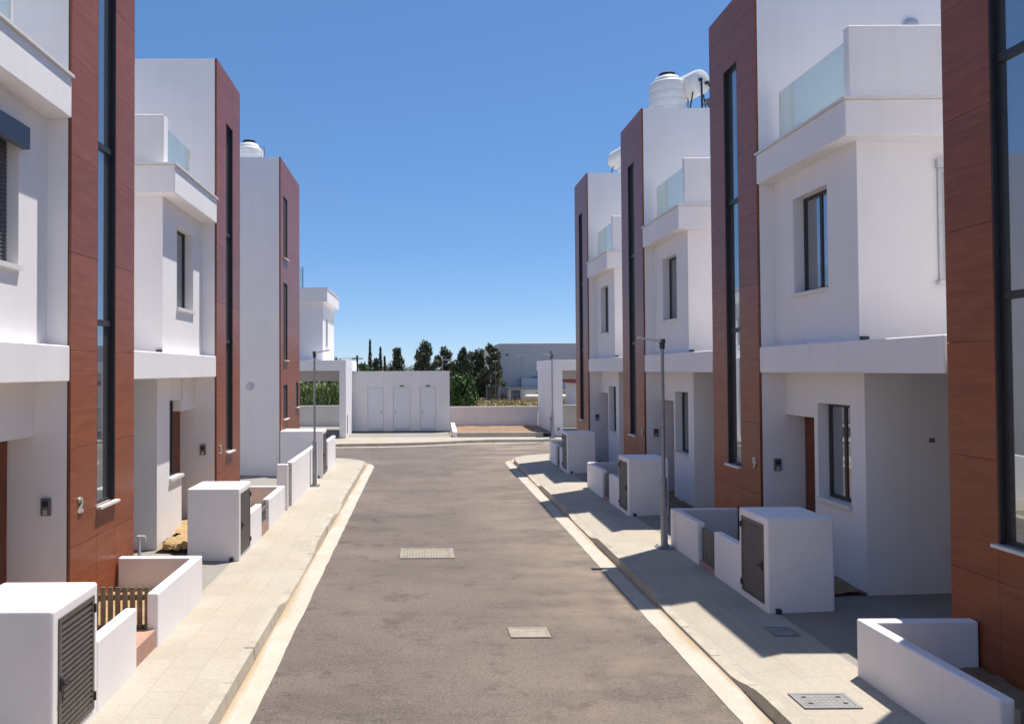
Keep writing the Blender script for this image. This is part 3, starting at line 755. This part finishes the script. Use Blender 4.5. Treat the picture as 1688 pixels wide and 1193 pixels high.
solar_heater((7.62, 27.3, 10.30), 'white solar boiler seen above the farthest right tower', R_(14), .95)
solar_heater((-7.2, 17.2, 10.08), 'white solar boiler partly hidden behind the nearest left tower', R_(180), .30)
t = thing('feed_tank', 'small white header tank under the far boiler on the right-hand roofs', 'tank', (7.25, 27.0, 10.30))
MB().lathe((0, 0, 0), [(.13, 0), (.15, .04), (.15, .30), (.12, .36), (.02, .38)], 20).build('tank_body', M['tank'], t, smooth=True)
pm = MB(); pts = [(-.15, 0, .1)] + [(-.15-.28*math.sin(R_(k*15)), 0, .1+.0-.1*(k/9)) for k in range(1, 10)]
for p, q in zip(pts, pts[1:]): pm.tube(p, q, .016, n=6)
pm.build('hose', M['blue_grey'], t)

# ------------------------------------------------------------------ far side of the junction
def service_building():
    t = thing('service_building', 'plain white flat roofed service building with three pale doors across the junction', 'building', (-1.05, 40.5, .14))
    mb = MB()
    holes = [(-1.77, -.93), (-.41, .50), (1.02, 1.86)]
    x0, x1, y = -2.60, 2.60, 0
    cur = x0
    for a, b in holes:
        mb.box(cur, a, 0, .1, 0, 3.2); mb.box(a, b, 0, .1, 2.38, 3.2); cur = b
    mb.box(cur, x1, 0, .1, 0, 3.2); mb.box(x0, x1, .1, 3.2, 0, 3.2)
    mb.build('wall', M['far_plaster'], t)
    MB().box(x0-.02, x1+.02, -.03, 3.2, 3.2, 3.25).build('coping', M['marble'], t)
    MB().box(x0, x1, -.015, -.001, 0, .06).build('plinth', M['blue_grey'], t)
    for k, (a, b) in enumerate(holes):
        d = MB().box(a+.01, b-.01, .022, .09, .03, 2.37).build('door', M['door_white'], t)
        hx = (b-.12) if k == 0 else (a+.12)
        MB().box(hx-.02, hx+.02, -.02, .0215, 1.03, 1.12).build('handle', M['intercom'], d)
        MB().box(a+.05, b-.05, .014, .0215, .06, .22).build('kick_vent', M['warehouse_light'], d)
        if k: MB().box((a+b)/2-.12, (a+b)/2+.12, -.02, -.001, 2.42, 2.49).build('door_plate', M['intercom'], t)
    MB().lathe((-.95, -.01, 2.66), [(.07, 0), (.07, -.02), (.02, -.03)], 16, 'Y').build('wall_lamp', M['far_plaster'], t)
service_building()
o = MB().box(1.552, 6.60, 42.8, 42.98, 0, 1.32).box(1.552, 6.60, 42.77, 43.01, 1.32, 1.37).build('boundary_wall', M['far_plaster']); tag(o, 'low white boundary wall between the service building and the right carport', 'wall')
o = MB().box(-30, -3.66, 45.0, 45.18, 0, 1.30).box(-30, -3.66, 44.97, 45.21, 1.30, 1.36).build('boundary_wall', M['far_plaster']); tag(o, 'white boundary wall seen through the left carport', 'wall')
o = MB().box(6.9, 40, 43.6, 43.78, 0, 1.34).box(6.9, 40, 43.57, 43.81, 1.34, 1.40).build('boundary_wall', M['far_plaster']); tag(o, 'white boundary wall at the back of the right carport', 'wall')
t = thing('planter', 'low concrete edged planting bed of bare earth before the boundary wall', 'planter', (3.9, 37.3, .146))
MB().box(-2.1, 2.1, -.1, .1, 0, .22).build('front_edge', M['kerb'], t, bevel=.01)
MB().hexa([(-2.32, -.1, 0), (-2.11, -.1, 0), (-2.11, 3.0, 0), (-2.32, 3.0, 0), (-2.32, -.1, .26), (-2.11, -.1, .26), (-2.11, 3.0, .50), (-2.32, 3.0, .50)]).build('end_wall', M['garden_plaster'], t)
bm_ = MB(); rr = random.Random(5)
for i in range(21):
    for j in range(15):
        bm_.v.append((-2.1+4.7*i/20, .11+5.35*j/14, .15+rr.uniform(-.025, .025)))
for i in range(20):
    for j in range(14): a = i*15+j; bm_.f.append((a, a+1, a+16, a+15))
bm_.build('earth', M['soil'], t, smooth=True)

def far_house():
    t = thing('far_house', 'white house with an open carport across the junction at left', 'house', (-3.63, 36.9, .14))
    # carport: right wall, roof slab
    MB().box(-.32, 0, 0, 3.3, -.1, 3.28).build('carport_wall', M['plaster'], t, bevel=.01)
    MB().box(-12, 0, -.002, 6.2, 3.282, 3.80).build('carport_roof', M['plaster'], t, bevel=.01)
    MB().box(-12, -.32, 5.9, 6.1, 2.7, 3.28).build('rear_beam', M['far_plaster'], t)
    MB().box(-.02, .03, .55, .62, .2, 1.1).build('downpipe', M['intercom'], t)
    # upper floor
    wb = MB()
    niche_wall(wb, -1, 1.25, 1.5, 1.0, 6.0, 3.80, 6.72, [(2.2, 3.1, 4.5, 6.0)])
    wb.box(-1.5, -11, 1.0, 6.0, 3.80, 6.72)
    wb.build('wall', M['plaster'], t)
    o = window(t, -1, 1.42, 2.2, 3.1, 4.53, 6.0)
    MB().box(-1.2, -1.41, 2.18, 3.12, 4.47, 4.528).build('sill', M['marble'], o)
    MB().box(-1.0, -11.2, .8, 6.2, 6.72, 7.38).build('terrace_ledge', M['plaster'], t, bevel=.01)
    MB().box(-.96, -11.24, .76, 6.24, 7.38, 7.42).build('coping', M['marble'], t)
    MB().box(-2.25, -8, .9, .915, 7.42, 8.45).build('glass_balustrade', M['balustrade'], t)
    MB().box(-2.20, -2.25, .88, .93, 7.42, 8.48).build('balustrade_post', M['steel'], t)
far_house()
t = thing('carport', 'white open carport at the far right beyond the junction', 'carport', (6.62, 37.6, .14))
MB().box(0, .42, 0, 5.2, -.1, 3.24).build('side_wall', M['plaster'], t, bevel=.01)
MB().box(0, 14, -.002, 5.6, 3.242, 3.76).build('roof', M['plaster'], t, bevel=.01)
MB().box(.42, 14, 5.3, 5.5, 2.75, 3.24).build('rear_beam', M['far_plaster'], t)
MB().tube((-.03, .8, .05), (-.03, .8, .75), .03).tube((-.03, .8, .75), (-.03, 1.0, .85), .03).build('pipe', M['blue_grey'], t)
MB().box(.15, .25, -.02, -.001, .28, .42).build('socket_box', M['intercom'], t)

# ------------------------------------------------------------------ background: warehouse, fence, tank, poles
t = thing('warehouse', 'large plain grey warehouse behind the boundary wall', 'building', (9.2, 88, 0))
MB().box(0, 60, 0, 30, 0, 6.35).build('wall', M['warehouse'], t)
MB().box(-.05, 60.05, -.05, 30, 6.35, 6.5).build('roof_edge', M['warehouse_light'], t)
MB().box(2.4, 60, -.9, -.02, 0, 2.5).build('lower_wall', M['warehouse_light'], t)
MB().box(3.8, 60, -.14, -.012, 2.51, 2.62).build('band', M['blue_grey'], t)
MB().box(5.9, 6.0, -.1, -.012, 2.7, 5.6).build('downpipe', M['blue_grey'], t)
MB().box(.7, 1.0, -.06, -.012, 5.1, 5.3).build('sign_plate', M['blue_grey'], t)
t = thing('annex', 'pale low annex with a dark doorway in front of the warehouse', 'building', (9.9, 84.6, 0))
MB().box(0, 40, 0, 2.3, 0, 1.30).build('wall', M['far_plaster'], t)
MB().box(-.15, 40, -.15, 2.3, 1.30, 1.40).build('roof', M['blue_grey'], t)
MB().box(.15, 1.25, -.03, -.001, 0, 1.2).build('door', M['blue_grey'], t)
for x in (2.95, 3.75, 5.2, 6.0, 7.4, 8.3, 9.1): MB().box(x, x+.35, -.03, -.001, .75, 1.12).build('window', M['glass'], t)
t = thing('canopy', 'low building with a dark red fascia seen through the right carport', 'building', (12.6, 60, 0))
MB().box(0, 20, 0, 6, 0, 2.35).build('wall', M['far_plaster'], t)
MB().box(-.3, 20, -.5, 6, 2.36, 2.86).build('fascia', M['red'], t)
MB().box(-.2, 20, -.3, 6, 2.87, 3.4).build('roof', M['far_plaster'], t)
t = thing('storage_tank', 'long cream horizontal tank lying on saddles before the warehouse', 'tank', (11.6, 76, 0))
MB().lathe((0, 0, .55), [(.05, 0), (.22, .04), (.30, .15), (.31, .3), (.31, 4.5), (.30, 4.65), (.2, 4.76), (.05, 4.8)], 24, 'Y').build('tank_body', M['cream'], t, smooth=True)
t.rotation_euler[2] = R_(-90); t.location = (10.4, 76, .12)
for y in (.8, 2.4, 4.0): MB().box(-.2, .2, y-.1, y+.1, -.15, .3).build('saddle', M['far_plaster'], t)
t = thing('mesh_fence', 'thin wire mesh fence in front of the warehouse', 'fence', (6.9, 79, 0))
mb = MB()
for k in range(16): MB().tube((k*1.3, 0, 0), (k*1.3, 0, 1.75), .03, n=6).build('post', M['steel'], t)
for z in (.1, .9, 1.7): mb.tube((0, 0, z), (20, 0, z), .016, n=4)
for k in range(130): mb.tube((k*.15, 0, .1), (k*.15, 0, 1.7), .006, n=4)
mb.build('mesh', M['steel'], t)
def pole_lamp(loc, h, label, double=True, m=M['steel'], arm=.6):
    t = thing('light_pole', label, 'light pole', loc)
    MB().tube((0, 0, 0), (0, 0, h), .06, .045, n=8).build('pole', m, t)
    mb = MB()
    for sx in ((-1, 1) if double else (1,)): mb.box(0, sx*arm, -.06, .06, h-.02, h+.07)
    mb.build('lamp_arm', M['lamp_white'], t)
pole_lamp((10.75, 80.5, 0), 4.95, 'tall grey light pole with two arms before the warehouse')
pole_lamp((7.9, 80, 0), 4.35, 'brownish light pole at the warehouse corner', True, M['louvre'], .3)
pole_lamp((2.1, 72, 0), 4.4, 'light pole with one pale arm rising behind the service building', False, M['steel'], .95)
t = thing('utility_pole', 'dark wooden utility pole with wires at the left above the carport', 'pole', (-5.0, 60, 0))
MB().tube((0, 0, 0), (0, 0, 4.65), .10, .08, n=8).build('pole', M['bark'], t)
MB().box(-.45, .45, -.04, .04, 4.35, 4.43).build('crossarm', M['bark'], t)
wm = MB()
for dz, dy in ((4.45, 0), (4.30, .3)):
    pts = [(-x, dy+x*.15, dz-.0-.35*math.sin(math.pi*min(1, x/40))) for x in range(0, 41, 4)]
    for p, q in zip(pts, pts[1:]): wm.tube(p, q, .018, n=4)
wm.build('wire', M['black'], t)
o = MB().box(0, 30, 0, 4, 0, 1.9).box(-.3, 30.3, -.3, 4.3, 1.9, 2.15).build('long_shed', M['red_earth'], loc=(9.0, 128, 0)); tag(o, 'long low reddish shed far behind the trees', 'shed')
o = MB().hexa([(-1, -1, 0), (6, -1, 0), (6, 5, 0), (-1, 5, 0), (.6, .8, .85), (4.2, .8, .7), (4, 3, .7), (.8, 3, .85)]).build('earth_mound', M['red_earth'], loc=(6.2, 90, 0), bevel=.3); struct(o, 'reddish mound of earth beyond the boundary wall', 'mound')
t = thing('crate', 'small blue crate on the dry grass before the warehouse', 'crate', (6.6, 77.5, 0))
MB().box(-.22, .22, -.2, .2, 0, .5).build('body', plain('blue_plastic', (.06, .07, .22), .5), t, bevel=.02)
MB().box(-.25, .25, -.23, .23, .5, .56).build('rim', plain('blue_rim', (.08, .09, .27), .5), t)

# ------------------------------------------------------------------ vegetation
def leaf_mesh(name, centres, size, m, parent, rng, up=.3):
    n = len(centres); c = np.asarray(centres, float)
    a = rng.normal(size=(n, 3)); a /= np.linalg.norm(a, axis=1)[:, None]
    b = rng.normal(size=(n, 3)); b -= (b*a).sum(1)[:, None]*a; b /= np.linalg.norm(b, axis=1)[:, None]
    a[:, 2] += up; sz = size*rng.uniform(.5, 1.3, (n, 1))
    v = np.empty((n, 4, 3)); v[:, 0] = c-a*sz; v[:, 1] = c+b*sz*.45; v[:, 2] = c+a*sz; v[:, 3] = c-b*sz*.45
    me = bpy.data.meshes.new(name)
    me.from_pydata(v.reshape(-1, 3).tolist(), [], [tuple(range(4*i, 4*i+4)) for i in range(n)])
    me.materials.append(m); o = bpy.data.objects.new(name, me); COL.objects.link(o); o.parent = parent; return o
def tree(loc, h, w, label, kind='round', m='leaf_dark', seed=0, n=2600, base=.10, group=None, name='tree'):
    rng = np.random.default_rng(seed)
    t = thing(name, label, 'tree', loc, group)
    tr = MB(); tr.tube((0, 0, -.1), (rng.uniform(-.1, .1), 0, h*.75), .04*h**.7+.05, .03, n=8)
    cl = []
    nc = 9 if kind == 'cypress' else 60
    for k in range(nc):
        f = (k+.5)/nc
        if kind == 'cypress': z = h*(base+(1-base)*f); r = w*.5*(1-f)**.85*min(1, .6+f*4); cl.append((0, 0, z, max(.12, r), h/nc*.7))
        else:
            ang = rng.uniform(0, 6.28); zz = base+(1-base)*min(1, max(0, f+rng.uniform(-.05, .05)))
            env = {'round': math.sqrt(max(.03, 1-((zz-.56)/.46)**2)), 'conifer': max(.06, (1-zz)*.95+.07), 'tall': (1-zz)**.55*.9+.14+.16*math.sin(zz*9+seed)}[kind]
            rr = w*.5*env*rng.uniform(.3, 1.15); x, y = rr*math.cos(ang), rr*math.sin(ang)
            cs = w*.5*rng.uniform(.17, .36); cl.append((x, y, h*zz-cs*.3, cs, cs*rng.uniform(.7, 1.3)))
            tr.tube((0, 0, max(.2, h*zz*.75)), (x, y, h*zz), .03, .012, n=5)
    tr.build('trunk', M['bark'], t)
    pts = []
    tot = sum(c[3]*c[3]*c[4] for c in cl)**1
    for x, y, z, r, rz in cl:
        k = max(20, int(n/len(cl)))
        d = rng.normal(size=(k, 3)); d /= np.linalg.norm(d, axis=1)[:, None]; d *= rng.uniform(.2, 1.0, (k, 1))**.5
        pts.append(d*np.array([r, r, rz*1.1])+np.array([x, y, z]))
    leaf_mesh('crown', np.concatenate(pts), .19 if kind != 'cypress' else .13, M[m], t, rng, .5)
    return t
def at(px, Y): return ((px-693)/1250*Y, Y, 0)
def zt(py, Y): return 3.4+(611-py)/1250*Y
TG = 'dark trees on the skyline'
tree(at(610, 92), zt(562, 92), 1.35, 'tall thin cypress, tallest spire on the skyline left of centre', 'cypress', seed=1, group=TG, name='cypress_tree', n=1500)
tree(at(627, 95), zt(573, 95), 1.4, 'second thin cypress, just right of the tallest spire', 'cypress', seed=2, group=TG, name='cypress_tree', n=1500)
tree(at(634, 98), zt(588, 98), 1.2, 'shorter cypress close beside the second spire', 'cypress', seed=3, group=TG, name='cypress_tree', n=1200)
tree(at(619, 90), zt(592, 90), 1.5, 'small dark rounded tree between the two tall cypresses', 'tall', seed=4, group=TG)
tree(at(655, 90), zt(577, 90), 3.6, 'open pointed conifer with drooping branches right of the cypresses', 'conifer', seed=5, group=TG, n=3000, name='conifer_tree')
tree(at(596, 75), zt(601, 75), 1.9, 'low green bush like tree beside the utility pole', 'round', 'leaf_green', seed=6, group=TG, n=2200)
tree(at(699, 86), zt(567, 86), 3.3, 'dense dark tree with twin pointed tops right above the service building', 'tall', seed=7, group=TG, n=4200)
tree(at(733, 90), zt(576, 90), 3.2, 'brownish green tree behind the pale lamp arm', 'tall', 'leaf_olive', seed=8, group=TG, n=3400)
tree(at(764, 84), zt(577, 84), 2.9, 'dark narrow tree standing right of the service building gap', 'tall', seed=9, group=TG, n=3600)
tree(at(788, 86), zt(580, 86), 3.3, 'dark tree in the middle of the clump left of the warehouse', 'tall', seed=10, group=TG, n=3600)
tree(at(776, 95), zt(584, 95), 3.2, 'olive toned tree set back in the clump by the warehouse', 'tall', 'leaf_olive', seed=21, group=TG, n=3200)
tree(at(812, 84), zt(572, 84), 2.6, 'dark tree leaning against the warehouse corner', 'tall', 'leaf_olive', seed=11, group=TG, n=4200)
tree(at(757, 62), zt(621, 62), 2.7, 'bright green leafy bush tree at the edge of the service building', 'round', 'leaf_green', seed=12, n=5200, base=.05)
tree(at(774, 65), zt(627, 65), 1.3, 'small green shrub at the right of the bright bush tree', 'round', 'leaf_green', seed=13, n=1800, base=.05)
for k, (px, Y, pt, w) in enumerate(((640, 150, 600, 5), (672, 170, 603, 6), (712, 160, 601, 7), (748, 150, 603, 5), (790, 160, 601, 7))):
    tree(at(px, Y), zt(pt, Y), w, ['distant hazy tree far behind the cypress spires', 'distant tree in the sky gap right of the conifer', 'distant tree behind the twin topped dark tree', 'distant tree in the gap beside the brownish tree', 'distant tree behind the clump by the warehouse'][k], 'round', 'leaf_olive', seed=30+k, n=1600, group='far trees')
rng = np.random.default_rng(3)
t = thing('hedge', 'tall light green reed like hedge seen through the left carport', 'hedge', (-10, 52, 0))
st = MB()
for k in range(90):
    x = rng.uniform(-6, 6); y = rng.uniform(-.5, .5); st.tube((x, y, 0), (x+rng.normal()*.1, y, rng.uniform(1.6, 2.5)), .02, .01, n=4)
st.build('stems', M['leaf_hedge'], t)
pp = np.column_stack([rng.uniform(-6, 6, 9000), rng.uniform(-.6, .6, 9000), rng.uniform(.2, 2.55, 9000)])
leaf_mesh('foliage', pp, .13, M['leaf_hedge'], t, rng, 1.2)
tree((-7.2, 58, 0), 4.2, 4.2, 'dark leafy tree behind the reed hedge at left', 'round', 'leaf_dark', seed=41, n=3500)
tree((-12.5, 60, 0), 3.6, 4.0, 'dark leafy tree at the far left end of the reed hedge', 'round', 'leaf_dark', seed=42, n=3000)
# dry grass strip
gp = np.column_stack([rng.uniform(1.5, 22, 7000), rng.uniform(64, 79, 7000), rng.uniform(.02, .35, 7000)])
o = leaf_mesh('dry_grass', gp, .16, M['straw'], None, rng, 1.2); tag(o, 'dry yellow grass beyond the boundary wall', 'grass', kind='stuff')

# ------------------------------------------------------------------ camera, light, sky
f_px, cxp, th, ro, W, H = 1250., 693., .02, -.005, 1688., 1193.
cyp = 611-f_px*math.tan(th)
Fv = Vector((0, math.cos(th), math.sin(th))); U0 = Vector((0, -math.sin(th), math.cos(th))); R0 = Vector((1, 0, 0))
Rv = R0*math.cos(ro)+U0*math.sin(ro); Uv = U0*math.cos(ro)-R0*math.sin(ro)
cam = bpy.data.cameras.new('camera'); co = bpy.data.objects.new('camera', cam); COL.objects.link(co)
co.matrix_world = Matrix(((Rv.x, Uv.x, -Fv.x, 0), (Rv.y, Uv.y, -Fv.y, 0), (Rv.z, Uv.z, -Fv.z, 3.4), (0, 0, 0, 1)))
cam.sensor_width = 36; cam.lens = f_px/W*36; cam.shift_x = (W/2-cxp)/W; cam.shift_y = (cyp-H/2)/W
cam.clip_end = 6000; cam.clip_start = .1
scene.camera = co

sun_dir = Vector((.275, .225, 1.0)).normalized()
sl = bpy.data.lights.new('sun', 'SUN'); sl.energy = 5.0; sl.angle = R_(.53); sl.color = (1, .945, .865)
so = bpy.data.objects.new('sun', sl); COL.objects.link(so); so.rotation_euler = (-sun_dir).to_track_quat('-Z', 'Y').to_euler()
w = bpy.data.worlds.new('World'); scene.world = w; w.use_nodes = True
nt = w.node_tree; bg = nt.nodes['Background']
sky = nt.nodes.new('ShaderNodeTexSky'); sky.sky_type = 'NISHITA'; sky.sun_disc = False
sky.sun_elevation = math.asin(sun_dir.z); sky.sun_rotation = math.atan2(sun_dir.x, sun_dir.y)
sky.altitude = 0; sky.air_density = .65; sky.dust_density = .05; sky.ozone_density = 5.0
gm = nt.nodes.new('ShaderNodeGamma'); gm.inputs[1].default_value = .56
hs = nt.nodes.new('ShaderNodeHueSaturation'); hs.inputs['Saturation'].default_value = 1.36
nt.links.new(sky.outputs[0], gm.inputs[0]); nt.links.new(gm.outputs[0], hs.inputs['Color'])
mx = mixc(nt, 1, (hs, 'Color'), (1.50, 1.72, 2.04), 'MULTIPLY')
nt.links.new(mx.outputs[2], bg.inputs[0]); bg.inputs[1].default_value = .115
vs = scene.view_settings; vs.view_transform = 'Standard'; vs.look = 'None'; vs.exposure = .40; vs.gamma = 1
scene.display_settings.display_device = 'sRGB'
try: scene.cycles.max_bounces = 8; scene.cycles.diffuse_bounces = 5; scene.cycles.transparent_max_bounces = 12
except Exception: pass
